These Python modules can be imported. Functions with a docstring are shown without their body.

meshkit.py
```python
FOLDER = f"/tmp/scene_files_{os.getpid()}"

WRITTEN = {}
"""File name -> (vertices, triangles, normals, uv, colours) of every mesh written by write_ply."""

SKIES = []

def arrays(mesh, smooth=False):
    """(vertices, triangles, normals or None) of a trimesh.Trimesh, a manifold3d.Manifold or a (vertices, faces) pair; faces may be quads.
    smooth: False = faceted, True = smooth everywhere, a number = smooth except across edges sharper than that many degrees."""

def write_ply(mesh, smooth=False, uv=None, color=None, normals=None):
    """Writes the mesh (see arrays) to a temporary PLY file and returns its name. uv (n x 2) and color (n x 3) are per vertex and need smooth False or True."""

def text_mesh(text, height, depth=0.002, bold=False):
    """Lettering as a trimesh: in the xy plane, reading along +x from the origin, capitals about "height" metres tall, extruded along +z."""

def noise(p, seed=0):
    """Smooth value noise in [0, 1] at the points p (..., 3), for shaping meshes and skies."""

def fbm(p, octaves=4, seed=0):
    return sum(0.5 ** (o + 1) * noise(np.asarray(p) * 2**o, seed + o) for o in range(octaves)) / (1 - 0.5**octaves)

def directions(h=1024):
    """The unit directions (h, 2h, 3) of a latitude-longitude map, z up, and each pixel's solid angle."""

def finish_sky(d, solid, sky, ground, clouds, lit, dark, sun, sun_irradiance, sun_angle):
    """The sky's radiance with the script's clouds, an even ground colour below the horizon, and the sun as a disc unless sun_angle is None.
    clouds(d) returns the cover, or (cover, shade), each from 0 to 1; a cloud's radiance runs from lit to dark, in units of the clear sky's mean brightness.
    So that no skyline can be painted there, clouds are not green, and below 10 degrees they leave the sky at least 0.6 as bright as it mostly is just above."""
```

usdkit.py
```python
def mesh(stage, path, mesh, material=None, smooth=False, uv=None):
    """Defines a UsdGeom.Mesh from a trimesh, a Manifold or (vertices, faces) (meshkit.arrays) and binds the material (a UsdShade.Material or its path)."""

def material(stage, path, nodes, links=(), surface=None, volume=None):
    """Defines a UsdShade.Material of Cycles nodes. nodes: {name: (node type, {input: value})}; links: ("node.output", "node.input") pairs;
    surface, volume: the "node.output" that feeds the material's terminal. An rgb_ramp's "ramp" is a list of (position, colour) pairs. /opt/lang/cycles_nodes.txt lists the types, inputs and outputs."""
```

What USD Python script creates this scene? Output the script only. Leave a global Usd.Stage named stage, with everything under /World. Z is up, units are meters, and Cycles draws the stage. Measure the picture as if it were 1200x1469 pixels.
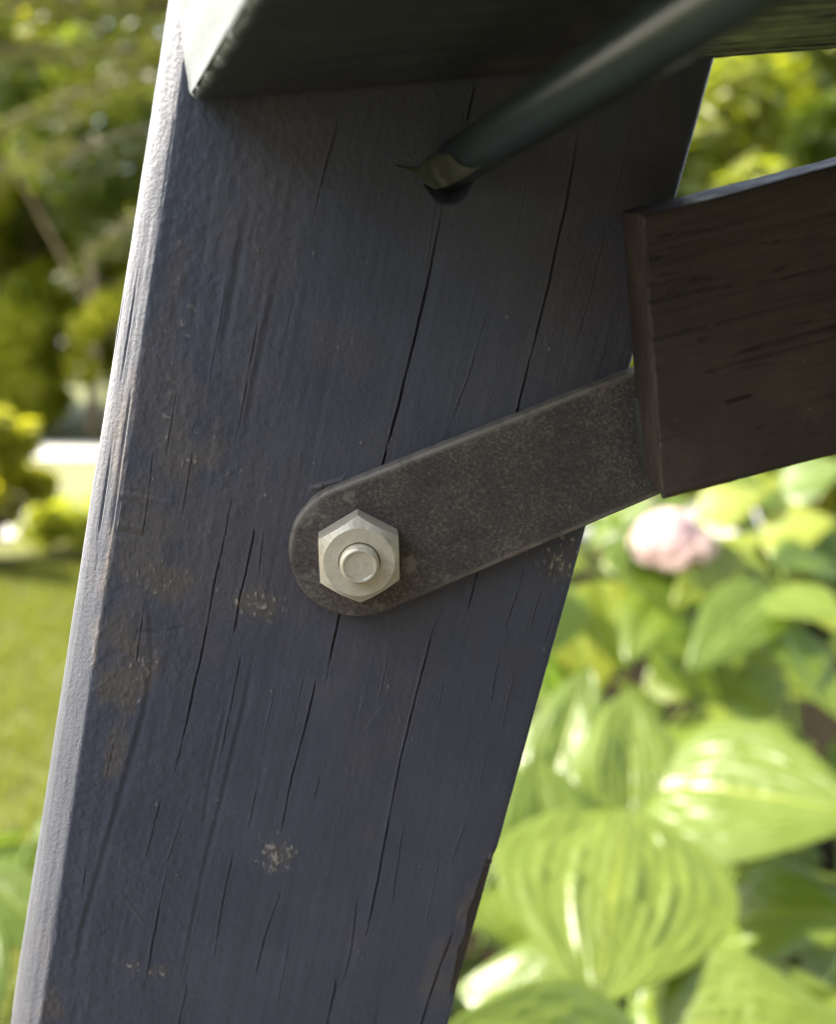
import math, random
import numpy as np, trimesh, manifold3d, usdkit, meshkit
from pxr import Usd, UsdGeom, UsdLux, UsdShade, Gf, Sdf, Vt

rng = np.random.default_rng(7)
stage = Usd.Stage.CreateInMemory()
UsdGeom.SetStageUpAxis(stage, UsdGeom.Tokens.z)
UsdGeom.SetStageMetersPerUnit(stage, 1.0)
UsdGeom.Xform.Define(stage, '/World')
UsdGeom.Scope.Define(stage, '/World/Looks')

# ------------------------------------------------------------------ camera, sky, sun, exposure
EYE = np.array([0.0, 0.0, 0.85])
PITCH = math.radians(8)          # looking slightly down
FPX = 1500.0                     # focal length in pixels of the 1200 x 1469 picture
EXPOSURE = 2.45
SUN_INT, SUN_ANGLE, SKY_STRENGTH = 0.90, 0.6, 0.12
SUN_DIR = np.array([-0.78, 0.22, 0.60])
SUN_DIR = SUN_DIR / np.linalg.norm(SUN_DIR)

cam = UsdGeom.Camera.Define(stage, '/World/camera')
cam.CreateHorizontalApertureAttr(36.0)
cam.CreateVerticalApertureAttr(36.0 * 1024 / 837)
cam.CreateFocalLengthAttr(36.0 * FPX / 1200)
cam.CreateFStopAttr(12.5)
cam.CreateClippingRangeAttr(Gf.Vec2f(0.01, 500))
cam.CreateExposureAttr(EXPOSURE)
cam.AddTranslateOp().Set(Gf.Vec3d(*EYE))
cam.AddRotateXOp().Set(90 - math.degrees(PITCH))

def sky_material(path):
    el = math.asin(SUN_DIR[2]); rot = math.atan2(SUN_DIR[0], SUN_DIR[1])
    return usdkit.material(stage, path, {
        'sky': ('sky_texture', {'sky_type': 'single_scattering', 'sun_disc': False, 'sun_elevation': el, 'sun_rotation': rot,
                                'aerosol_density': 2.0, 'air_density': 1.0}),
        'haze': ('hsv', {'saturation': 0.65}),
        'bg': ('background_shader', {'strength': SKY_STRENGTH})}, [('sky.color', 'haze.color'), ('haze.color', 'bg.color')], surface='bg.background')
dome = UsdLux.DomeLight.Define(stage, '/World/sky')
UsdShade.MaterialBindingAPI.Apply(dome.GetPrim()).Bind(sky_material('/World/Looks/sky_light'))
dome.GetPrim().SetCustomDataByKey('kind', 'structure')
dome.GetPrim().SetCustomDataByKey('label', 'clear daylight sky above the garden')

sun = UsdLux.DistantLight.Define(stage, '/World/sun')
sun.CreateIntensityAttr(SUN_INT); sun.CreateAngleAttr(SUN_ANGLE); sun.CreateNormalizeAttr(True)
sun.CreateColorAttr(Gf.Vec3f(1.0, 0.93, 0.8))
_z = SUN_DIR; _x = np.cross([0, 0, 1], _z); _x /= np.linalg.norm(_x); _y = np.cross(_z, _x)
sun.AddTransformOp().Set(Gf.Matrix4d(*_x, 0, *_y, 0, *_z, 0, 0, 0, 0, 1))

# ------------------------------------------------------------------ helpers
CP, SP = math.cos(PITCH), math.sin(PITCH)
def ray(px, py):
    x, u = (px - 600) / FPX, (734.5 - py) / FPX
    return np.array([x, CP + u * SP, u * CP - SP])
def at(px, py, d):
    """the point at depth d metres (along the view axis) seen at that place of the photograph"""
    return EYE + d * ray(px, py)
def on_plane(px, py, p0, n):
    r = ray(px, py)
    return EYE + r * (np.dot(p0 - EYE, n) / np.dot(r, n))
def on_z(px, py, z=0.0):
    r = ray(px, py)
    return EYE + r * ((z - EYE[2]) / r[2])
def unit(v):
    v = np.asarray(v, float); return v / np.linalg.norm(v)

_names = {}
def numbered(path):
    k = _names.get(path, 0); _names[path] = k + 1
    return path if k == 0 else f'{path}_{k:03d}'
def tag(prim, label=None, category=None, group=None, kind=None):
    for k, v in (('label', label), ('category', category), ('group', group), ('kind', kind)):
        if v: prim.SetCustomDataByKey(k, v)
    return prim
def thing(name, loc, label, category, group=None, kind=None):
    x = UsdGeom.Xform.Define(stage, numbered('/World/' + name))
    x.AddTranslateOp().Set(Gf.Vec3d(*map(float, loc)))
    p = x.GetPrim(); tag(p, label, category, group, kind)
    return {'path': str(p.GetPath()), 'loc': np.asarray(loc, float), 'prim': p}
def part(name, mesh, mat, parent=None, smooth=False, label=None, vars=None, kind=None):
    """one Mesh; vertices are given in world space"""
    loc = parent['loc'] if parent else np.zeros(3)
    path = numbered((parent['path'] if parent else '/World') + '/' + name)
    v, f = mesh if isinstance(mesh, tuple) else (mesh.vertices, mesh.faces)
    v = np.asarray(v, float) - loc
    m = usdkit.mesh(stage, path, (v, np.asarray(f)), LOOK[mat], smooth=smooth)
    if vars:
        for k, a in vars.items():
            UsdGeom.PrimvarsAPI(m).CreatePrimvar(k, Sdf.ValueTypeNames.FloatArray, 'vertex').Set(Vt.FloatArray.FromNumpy(np.asarray(a, np.float32)))
    p = m.GetPrim()
    tag(p, label, None, None, kind)
    return {'path': path, 'loc': loc, 'prim': p}
def join(meshes):
    vs, fs, o = [], [], 0
    for v, f in meshes:
        vs.append(v); fs.append(np.asarray(f) + o); o += len(v)
    return np.vstack(vs), np.vstack(fs)
def grid_faces(r, c, wrap=False):
    i, j = np.meshgrid(np.arange(r - 1), np.arange(c if wrap else c - 1), indexing='ij')
    a = i * c + j; b = i * c + (j + 1) % c
    return np.stack([a, b, b + c, a + c], -1).reshape(-1, 4)
def tris(q):
    q = np.asarray(q); return np.vstack([q[:, [0, 1, 2]], q[:, [0, 2, 3]]])
def tube(points, radii, sides=8):
    P = np.asarray(points, float); R = np.broadcast_to(radii, len(P))
    T = np.gradient(P, axis=0); T /= np.linalg.norm(T, axis=1, keepdims=True)
    ref = np.array([0, 0, 1.0]) if abs(T[:, 2]).mean() < 0.8 else np.array([1.0, 0, 0])
    A = np.cross(T, ref); A /= np.linalg.norm(A, axis=1, keepdims=True); B = np.cross(T, A)
    th = np.arange(sides) / sides * 2 * np.pi
    v = P[:, None] + R[:, None, None] * (np.cos(th)[None, :, None] * A[:, None] + np.sin(th)[None, :, None] * B[:, None])
    f = tris(grid_faces(len(P), sides, True))
    n = len(P) * sides
    v = np.vstack([v.reshape(-1, 3), P[0], P[-1]])
    k = np.arange(sides); k2 = (k + 1) % sides
    f = np.vstack([f, np.stack([k2, k, np.full(sides, n)], 1), np.stack([(len(P) - 1) * sides + k, (len(P) - 1) * sides + k2, np.full(sides, n + 1)], 1)])
    return v, f

# ------------------------------------------------------------------ materials
LOOK = {}
def look(name, nodes, links, surface):
    LOOK[name] = usdkit.material(stage, '/World/Looks/' + name, nodes, links, surface=surface)

def simple(name, c0, c1, scale=30, rough=0.7, spec=0.4, metallic=0.0, bump=0.0, bscale=200, stretch=(1, 1, 1)):
    look(name, {'tc': ('texture_coordinate', {}), 'mp': ('mapping', {'scale': stretch}),
                'n': ('noise_texture', {'scale': scale, 'detail': 5, 'roughness': 0.65}),
                'r': ('rgb_ramp', {'ramp': [(0.3, c0), (0.7, c1)]}),
                'n2': ('noise_texture', {'scale': bscale, 'detail': 4}),
                'b': ('bump', {'strength': bump, 'distance': 0.001}),
                'p': ('principled_bsdf', {'roughness': rough, 'specular_ior_level': spec, 'metallic': metallic})},
         [('tc.object', 'mp.vector'), ('mp.vector', 'n.vector'), ('n.fac', 'r.fac'), ('r.color', 'p.base_color'), ('mp.vector', 'n2.vector'),
          ('n2.fac', 'b.height'), ('b.normal', 'p.normal')], 'p.BSDF')

def painted_wood(name, c0, c1, dirt=(0.17, 0.132, 0.094), rough=0.46):
    """old paint over wood; the masks dirt, bare and speck are kept per vertex"""
    look(name, {'tc': ('texture_coordinate', {}),
                'n': ('noise_texture', {'scale': 45, 'detail': 6, 'roughness': 0.65}),
                'r': ('rgb_ramp', {'ramp': [(0.3, c0), (0.7, c1)]}),
                'fine': ('noise_texture', {'scale': 1500, 'detail': 3, 'roughness': 0.6}),
                'fr': ('map_range', {'from_min': 0.3, 'from_max': 0.75, 'to_min': 0.55, 'to_max': 1.0}),
                'ad': ('attribute', {'attribute': 'dirt'}), 'ab': ('attribute', {'attribute': 'bare'}), 'asp': ('attribute', {'attribute': 'speck'}),
                'md': ('math', {'math_type': 'multiply', 'use_clamp': True}),
                'aw': ('attribute', {'attribute': 'sunlit_wear'}), 'm0': ('mix_color', {'b': (0.10, 0.12, 0.13)}), 'm1': ('mix_color', {'b': dirt}), 'm2': ('mix_color', {'b': (0.062, 0.046, 0.033)}), 'm3': ('mix_color', {'b': (0.42, 0.36, 0.28)}),
                'rn': ('noise_texture', {'scale': 260, 'detail': 4}),
                'rr': ('map_range', {'from_min': 0.3, 'from_max': 0.7, 'to_min': rough - 0.07, 'to_max': rough + 0.12}),
                'ra': ('math', {'math_type': 'multiply_add', 'value2': 0.35, 'use_clamp': True}),
                'b': ('bump', {'strength': 0.35, 'distance': 0.0004}),
                'p': ('principled_bsdf', {'specular_ior_level': 0.5})},
         [('tc.object', 'n.vector'), ('n.fac', 'r.fac'), ('tc.object', 'fine.vector'), ('fine.fac', 'fr.value'),
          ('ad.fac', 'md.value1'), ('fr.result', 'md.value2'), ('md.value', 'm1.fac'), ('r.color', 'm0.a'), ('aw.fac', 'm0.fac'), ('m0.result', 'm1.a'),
          ('m1.result', 'm2.a'), ('ab.fac', 'm2.fac'), ('m2.result', 'm3.a'), ('asp.fac', 'm3.fac'), ('m3.result', 'p.base_color'),
          ('tc.object', 'rn.vector'), ('rn.fac', 'rr.value'), ('ad.fac', 'ra.value1'), ('rr.result', 'ra.value3'), ('ra.value', 'p.roughness'),
          ('fine.fac', 'b.height'), ('b.normal', 'p.normal')], 'p.BSDF')

def foliage(name, cols, rough=0.45, trans=0.35, tcol=None, spec=0.5, vein=None):
    n = {'g': ('geometry', {}), 'oi': ('object_info', {}), 'tc': ('texture_coordinate', {}),
         'nz': ('noise_texture', {'scale': 9, 'detail': 3}),
         'ad': ('math', {'math_type': 'add'}), 'fr': ('math', {'math_type': 'fraction'}),
         'hf': ('math', {'math_type': 'multiply_add', 'value2': 0.35, 'value3': 0.0}),
         'r': ('rgb_ramp', {'ramp': [(i / (len(cols) - 1), c) for i, c in enumerate(cols)]}),
         'tm': ('mix_color', {'blend_type': 'multiply', 'fac': 1.0, 'b': tcol or (1.6, 1.7, 0.6), 'use_clamp': False}),
         'p': ('principled_bsdf', {'roughness': rough, 'specular_ior_level': spec}),
         't': ('translucent_bsdf', {}), 'mx': ('mix_closure', {'fac': trans})}
    l = [('tc.object', 'nz.vector'), ('g.random_per_island', 'ad.value1'), ('oi.random', 'ad.value2'), ('ad.value', 'fr.value1'), ('fr.value', 'r.fac'),
         ('tm.result', 't.color'), ('p.BSDF', 'mx.closure1'), ('t.BSDF', 'mx.closure2')]
    if vein:
        n['va'] = ('attribute', {'attribute': 'vein'})
        n['vm'] = ('mix_color', {'b': vein})
        l += [('r.color', 'vm.a'), ('va.fac', 'vm.fac'), ('vm.result', 'p.base_color'), ('vm.result', 'tm.a')]
    else:
        l += [('r.color', 'p.base_color'), ('r.color', 'tm.a')]
    look(name, n, l, 'mx.mix_closure' if False else 'mx.closure')

painted_wood('navy_paint', (0.066, 0.070, 0.090), (0.090, 0.0945, 0.116), rough=0.42)
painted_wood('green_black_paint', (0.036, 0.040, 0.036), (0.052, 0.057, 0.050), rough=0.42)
painted_wood('brown_black_paint', (0.048, 0.034, 0.026), (0.068, 0.049, 0.038), rough=0.5)
look('worn_steel', {'tc': ('texture_coordinate', {}),
                    'n': ('noise_texture', {'scale': 1500, 'detail': 6, 'roughness': 0.75}), 'n2': ('noise_texture', {'scale': 110, 'detail': 4}),
                    'r': ('rgb_ramp', {'ramp': [(0.36, (0.065, 0.057, 0.053)), (0.53, (0.115, 0.098, 0.085)), (0.68, (0.25, 0.21, 0.165))]}),
                    'mx': ('math', {'math_type': 'multiply_add', 'value2': 0.35, 'value3': -0.17}), 'ad': ('math', {'math_type': 'add'}),
                    'asp': ('attribute', {'attribute': 'speck'}), 'm3': ('mix_color', {'b': (0.34, 0.30, 0.24)}),
                    'b': ('bump', {'strength': 0.5, 'distance': 0.0004}),
                    'p': ('principled_bsdf', {'roughness': 0.5, 'metallic': 0.25})},
     [('tc.object', 'n.vector'), ('tc.object', 'n2.vector'), ('n2.fac', 'mx.value1'), ('n.fac', 'ad.value1'), ('mx.value', 'ad.value2'), ('ad.value', 'r.fac'),
      ('r.color', 'm3.a'), ('asp.fac', 'm3.fac'), ('m3.result', 'p.base_color'), ('n.fac', 'b.height'), ('b.normal', 'p.normal')], 'p.BSDF')
look('zinc', {'tc': ('texture_coordinate', {}), 'n': ('noise_texture', {'scale': 420, 'detail': 6, 'roughness': 0.7}), 'n2': ('noise_texture', {'scale': 1100, 'detail': 3}),
              'r': ('rgb_ramp', {'ramp': [(0.26, (0.30, 0.26, 0.17)), (0.35, (0.70, 0.63, 0.46)), (0.65, (0.86, 0.79, 0.61))]}),
              'rr': ('map_range', {'from_min': 0.3, 'from_max': 0.7, 'to_min': 0.5, 'to_max': 0.32}),
              'b': ('bump', {'strength': 0.3, 'distance': 0.0004}), 'p': ('principled_bsdf', {'metallic': 0.4})},
     [('tc.object', 'n.vector'), ('tc.object', 'n2.vector'), ('n.fac', 'r.fac'), ('r.color', 'p.base_color'), ('n.fac', 'rr.value'), ('rr.result', 'p.roughness'), ('n2.fac', 'b.height'), ('b.normal', 'p.normal')], 'p.BSDF')
simple('blue_grey_paint', (0.016, 0.024, 0.024), (0.024, 0.035, 0.034), scale=60, rough=0.28, bump=0.1, bscale=400)
simple('paint_skin', (0.05, 0.056, 0.034), (0.085, 0.09, 0.058), scale=300, rough=0.45)
simple('dark_sealant', (0.05, 0.056, 0.045), (0.075, 0.08, 0.066), scale=300, rough=0.6, bump=0.4, bscale=800)
simple('added_stone', (0.030, 0.025, 0.022), (0.05, 0.042, 0.038), scale=6, rough=0.9)
simple('soil', (0.008, 0.007, 0.004), (0.022, 0.017, 0.010), scale=30, rough=1.0, spec=0.03, bump=1.0, bscale=60)
simple('turf', (0.075, 0.082, 0.009), (0.11, 0.115, 0.014), scale=4, rough=0.9)
simple('pale_concrete', (0.50, 0.48, 0.42), (0.64, 0.61, 0.55), scale=5, rough=0.85)
simple('pale_gravel', (0.11, 0.115, 0.045), (0.17, 0.17, 0.075), scale=25, rough=0.9)
simple('bark', (0.06, 0.042, 0.025), (0.14, 0.10, 0.06), scale=30, rough=0.9, stretch=(1, 1, 0.2))
simple('pale_bark', (0.26, 0.19, 0.11), (0.40, 0.30, 0.19), scale=20, rough=0.9, stretch=(1, 1, 0.2))
simple('stem_green', (0.10, 0.16, 0.03), (0.16, 0.22, 0.05), scale=40, rough=0.5)
foliage('hosta_leaf', [(0.082, 0.125, 0.013), (0.108, 0.152, 0.017), (0.135, 0.178, 0.022)], rough=0.36, spec=0.5, trans=0.34, tcol=(1.5, 1.6, 0.75), vein=(0.24, 0.27, 0.03))
foliage('hydrangea_leaf', [(0.075, 0.12, 0.011), (0.12, 0.165, 0.015), (0.20, 0.225, 0.020)], rough=0.45, trans=0.35, vein=(0.2, 0.28, 0.05))
foliage('shrub_leaf', [(0.10, 0.13, 0.012), (0.26, 0.28, 0.02), (0.45, 0.43, 0.05)], trans=0.58, tcol=(1.8, 1.8, 0.7))
foliage('tree_leaf', [(0.08, 0.105, 0.014), (0.22, 0.23, 0.022), (0.40, 0.38, 0.045)], trans=0.58, tcol=(1.8, 1.8, 0.7))
foliage('bright_shrub_leaf', [(0.05, 0.08, 0.012), (0.12, 0.155, 0.02), (0.25, 0.26, 0.04)], trans=0.45)
foliage('conifer_needle', [(0.03, 0.042, 0.009), (0.055, 0.064, 0.013), (0.095, 0.098, 0.02)], trans=0.25, rough=0.6)
foliage('grass_blade', [(0.08, 0.095, 0.009), (0.12, 0.135, 0.013), (0.17, 0.165, 0.025)], trans=0.35, rough=0.5)
foliage('petal', [(0.72, 0.52, 0.50), (0.78, 0.70, 0.62), (0.80, 0.76, 0.64)], trans=0.35, rough=0.6, tcol=(1, 1, 1))

# ------------------------------------------------------------------ ground
def sheet(name, x0, x1, y0, y1, z, mat, label, nx=2, ny=2, wob=0.0, seed=0):
    xs, ys = np.linspace(x0, x1, nx), np.linspace(y0, y1, ny)
    X, Y = np.meshgrid(xs, ys)
    if wob:
        e = (np.arange(ny) == 0) | (np.arange(ny) == ny - 1)
        Y = Y + (e[:, None] * (meshkit.noise(np.stack([X * 1.3, Y, X * 0], -1), seed) - 0.5) * wob)
    v = np.stack([X, Y, np.full_like(X, z)], -1).reshape(-1, 3)
    p = part(name, (v, tris(grid_faces(ny, nx))), mat)
    tag(p['prim'], label, None, None, 'structure')
    return p
sheet('ground', -150, 150, -60, 240, 0.0, 'turf', 'green lawn ground reaching to the trees')
sheet('patio', -5, 5, -9, 0.33, 0.02, 'added_stone', 'unseen brown grey paving added under the chair to cut green bounce')  # unseen dark paving, added to cut the green bounce on the leg
sheet('planting_bed', -0.28, 6, 0.35, 3.4, 0.006, 'soil', 'dark soil bed under the hostas and hydrangea', 20, 12, 0.1, 3)
sheet('mulch_strip', -14, 3, 4.35, 4.62, 0.004, 'soil', 'brown mulch edge where the lawn stops', 60, 4, 0.12, 5)
sheet('concrete_path', -14, 6, 5.05, 6.1, 0.012, 'pale_concrete', 'sunlit pale concrete path beyond the lawn', 40, 3, 0.05, 6)
sheet('gravel_verge', -14, 6, 6.15, 9.3, 0.008, 'pale_gravel', 'pale gravel verge between the path and the far road', 40, 3, 0.1, 7)
sheet('far_road', -14, 6, 9.4, 11.2, 0.016, 'pale_concrete', 'white sunlit road in front of the trees', 40, 3, 0.05, 8)

# ------------------------------------------------------------------ the chair frame
AX = unit([-1229.0, 0, 0]) * 0
_a_cam = np.array([-1229.0, -5335.0, FPX])              # leg axis (downwards): x, up, forward, from its vanishing point
AX = unit([_a_cam[0], _a_cam[2] * CP + _a_cam[1] * SP, _a_cam[1] * CP - _a_cam[2] * SP])
YAW = math.radians(-4)
H = np.array([math.cos(YAW), -math.sin(YAW), 0])
N = unit(np.cross(AX, H));  N = N if N[1] < 0 else -N   # out of the leg's front, towards the viewer
ES = np.cross(AX, N); ES = ES if ES[0] > 0 else -ES     # across the leg, to the right
WID, THK = 0.089, 0.038
_p = at(515, 800, 1.0)
_l, _r = on_plane(157.9, 800, _p, N), on_plane(830.3, 800, _p, N)
D0 = WID / np.dot(_r - _l, ES)
BOLT = at(515, 800, D0)
S0 = np.dot(on_plane(157.9, 800, BOLT, N) - BOLT, ES)
ORG = BOLT + ES * S0                                     # left front edge, level with the bolt
cam.CreateFocusDistanceAttr(float(D0 * 1.0))
def sv(px, py):
    q = on_plane(px, py, BOLT, N) - ORG
    return np.dot(q, ES), np.dot(q, AX)
def leg_pt(s, v, w=0.0):
    return ORG + ES * s + AX * v + N * w

V_TOP, V_BOT = sv(640, -80)[1], sv(350, 1530)[1]
FOOT = ORG[2] / -AX[2]                                   # v where the leg meets the ground
chair = thing('garden_chair', leg_pt(WID / 2, FOOT - 0.004, -THK / 2), 'dark navy painted wooden garden chair with a steel strap bolted to its slanting leg', 'chair')

CH = 0.0080
def leg_profile():
    front = [(s, 0.0) for s in np.linspace(0.0006, WID - 0.0012, 600)]
    rt = [(WID - 0.0012 + 0.0012 * math.sin(t), -0.0012 + 0.0012 * math.cos(t)) for t in np.linspace(0, math.pi / 2, 7)[1:]]
    side = [(WID, w) for w in (-0.004, -0.015, -THK + 0.002)] + [(WID - 0.002, -THK), (0.0, -THK), (-CH, -THK + 0.002), (-CH, -0.02)]
    ch0 = np.array([[-CH, -0.0125], [-CH, -0.0075], [-CH * 0.62, -0.0038], [-0.0004, -0.0002], [0.0006, 0]])
    c = ch0
    for _ in range(3):
        c = np.vstack([c[:1], np.stack([0.75 * c[:-1] + 0.25 * c[1:], 0.25 * c[:-1] + 0.75 * c[1:]], 1).reshape(-1, 2), c[-1:]])
    t = np.linspace(0, 1, 46)
    L = np.concatenate([[0], np.cumsum(np.linalg.norm(np.diff(c, axis=0), axis=1))]); L /= L[-1]
    cc = np.stack([np.interp(t, L, c[:, 0]), np.interp(t, L, c[:, 1])], 1)[:-1]
    return np.array(front + rt + side + [tuple(x) for x in cc]), len(front)
prof, NF = leg_profile()
rows = np.concatenate([np.linspace(V_TOP - 0.05, V_TOP - 0.001, 6), np.arange(V_TOP, V_BOT, 0.00036), np.linspace(V_BOT + 0.002, FOOT + 0.0, 24)])
NC, NR = len(prof), len(rows)
S, Vv = np.meshgrid(prof[:, 0], rows)
W = np.broadcast_to(prof[:, 1], S.shape)
tn = np.roll(prof, -1, 0) - np.roll(prof, 1, 0)
pn = np.stack([-tn[:, 1], tn[:, 0]], 1); pn /= np.linalg.norm(pn, axis=1, keepdims=True)
disp = np.zeros_like(S)
arc = np.concatenate([[0], np.cumsum(np.linalg.norm(np.diff(prof, axis=0), axis=1))])
ARC = np.broadcast_to(arc, S.shape)
inv = ((rows > V_TOP) & (rows < V_BOT))[:, None]
def fb(sx, sy, seed, octv=4, warp=None):
    s = ARC if warp is None else ARC + warp
    return meshkit.fbm(np.stack([s * sx, Vv * sy, S * 0 + seed * 3.7], -1), octv, seed) - 0.5
wob = fb(18, 9, 2, 3) * 0.006
grain = fb(900, 22, 11, 3, wob)
disp += grain * 0.00013 + fb(330, 6, 12, 2, wob) * 0.00022
peel = fb(900, 750, 13, 3)
disp += peel * (0.00007 + 0.00026 * np.clip(1 - S / 0.045, 0, 1) * (S > 0))
disp += fb(160, 50, 14, 4) * 0.0003

crack_list = [  # photograph pixels, half width (mm), depth (mm)
 ([(640, 285), (618, 385), (600, 470), (572, 585), (548, 672), (515, 790), (486, 890), (474, 948), (466, 988)], .22, 1.4),
 ([(629, 285), (620, 345), (612, 390)], .10, .4), ([(684, 120), (676, 150), (670, 178)], .26, 1.2),
 ([(835, 165), (812, 300), (790, 400), (768, 490), (742, 592), (700, 760), (686, 822), (665, 896)], .17, 1.1),
 ([(455, 972), (435, 1055), (420, 1110), (404, 1195)], .17, 1.0), ([(639, 868), (622, 905), (594, 1010), (572, 1105), (558, 1180), (535, 1300), (524, 1352)], .15, .95),
 ([(757, 806), (742, 855), (725, 906)], .11, .6), ([(781, 832), (762, 902)], .09, .4), ([(720, 930), (706, 1010)], .09, .5),
 ([(334, 710), (322, 772), (309, 833), (296, 905), (278, 991), (265, 1052), (248, 1121)], .14, .85),
 ([(367, 751), (356, 807), (345, 859), (335, 910)], .14, .8), ([(378, 760), (372, 830)], .08, .35), ([(349, 926), (334, 1004), (315, 1095)], .10, .5),
 ([(375, 1104), (356, 1195)], .11, .6), ([(336, 1221), (319, 1299), (307, 1380)], .12, .7), ([(232, 1143), (209, 1234)], .11, .6), ([(265, 1163), (240, 1240)], .09, .4),
 ([(241, 1247), (226, 1320), (206, 1424)], .13, .8), ([(406, 1268), (382, 1342), (367, 1403)], .12, .75), ([(514, 1286), (503, 1368), (490, 1418)], .12, .7),
 ([(484, 1398), (469, 1480)], .15, .8), ([(581, 1182), (572, 1240), (564, 1303)], .10, .55), ([(670, 1177), (648, 1238)], .09, .4), ([(632, 1230), (612, 1330)], .07, .3),
 ([(653, 1333), (629, 1390), (602, 1480)], .22, 1.0), ([(460, 1112), (451, 1147)], .11, .5), ([(437, 970), (420, 1050)], .07, .3), ([(640, 975), (628, 1030)], .09, .4),
 ([(488, 170), (455, 292), (448, 330)], .14, .5), ([(375, 440), (345, 605), (335, 640)], .10, .5), ([(700, 450), (672, 545), (650, 605)], .10, .45), ([(330, 380), (300, 560)], .09, .3),
 ([(425, 420), (400, 520)], .07, .25), ([(545, 1250), (528, 1340)], .06, .3), ([(210, 860), (196, 950)], .12, .6), ([(165, 1060), (152, 1120)], .10, .5),
 ([(125, 1240), (117, 1290)], .10, .5), ([(290, 1300), (262, 1420)], .07, .35), ([(420, 1330), (398, 1450)], .07, .35), ([(545, 1440), (535, 1480)], .12, .6), ([(270, 1410), (255, 1480)], .12, .6),
 ([(740, 960), (722, 1050)], .06, .3), ([(700, 1080), (690, 1130)], .07, .3), ([(795, 880), (782, 930)], .07, .3), ([(255, 560), (238, 660)], .10, .4), ([(222, 640), (206, 770)], .10, .4),
 ([(280, 640), (262, 740)], .09, .4), ([(560, 930), (545, 1010)], .06, .25), ([(760, 250), (735, 370)], .07, .25), ([(870, 330), (850, 420), (820, 520)], .08, .3), ([(905, 190), (880, 300)], .08, .3)]
r2 = np.random.default_rng(3)
for k in range(6):
    px, py = r2.uniform(110, 840), r2.uniform(500, 1450)
    ln = r2.uniform(25, 110)
    crack_list.append(([(px, py), (px - ln * 0.24, py + ln)], r2.uniform(.035, .06), r2.uniform(.10, .25)))
crackm = np.zeros_like(S)
for i, (pl, hw, dep) in enumerate(crack_list):
    q = np.array([sv(*p) for p in pl]); o = np.argsort(q[:, 1]); q = q[o]
    idx = np.where((rows >= q[0, 1]) & (rows <= q[-1, 1]))[0]
    if len(idx) < 3: continue
    if hw <= .12: dep, hw = dep * .65, hw * .8
    vv = rows[idx]
    sc = np.interp(vv, q[:, 1], q[:, 0])
    sc = sc + (meshkit.fbm(np.stack([vv * 160, vv * 0 + i, vv * 0], -1), 3, i) - 0.5) * 0.00035
    tt = (vv - vv[0]) / (vv[-1] - vv[0])
    tp = np.clip(np.minimum(tt, 1 - tt) * 6, 0, 1) ** 0.7
    nz = meshkit.noise(np.stack([vv * 260, vv * 0 + i * 2.3, vv * 0 + 5], -1), i + 40)
    tp = tp * np.clip(0.30 + 1.3 * nz, 0.2, 1.15)
    c0, c1 = np.searchsorted(prof[:NF, 0], [sc.min() - 0.003, sc.max() + 0.003])
    if c1 <= c0: continue
    dx = (prof[c0:c1, 0][None] - sc[:, None]) * 1000
    h = np.maximum(hw, 0.07) * tp[:, None]
    g = np.clip(1.25 - np.abs(dx) / (0.42 * h + 0.04), 0, 1)
    lip = np.exp(-((dx + 0.32) / 0.22) ** 2) * 0.05 * tp[:, None]
    blk = disp[idx[0]:idx[-1] + 1, c0:c1]
    blk += (-0.8 * dep * g * np.clip(tp[:, None] * 1.2, 0, 1) + lip) * 0.001
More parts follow.
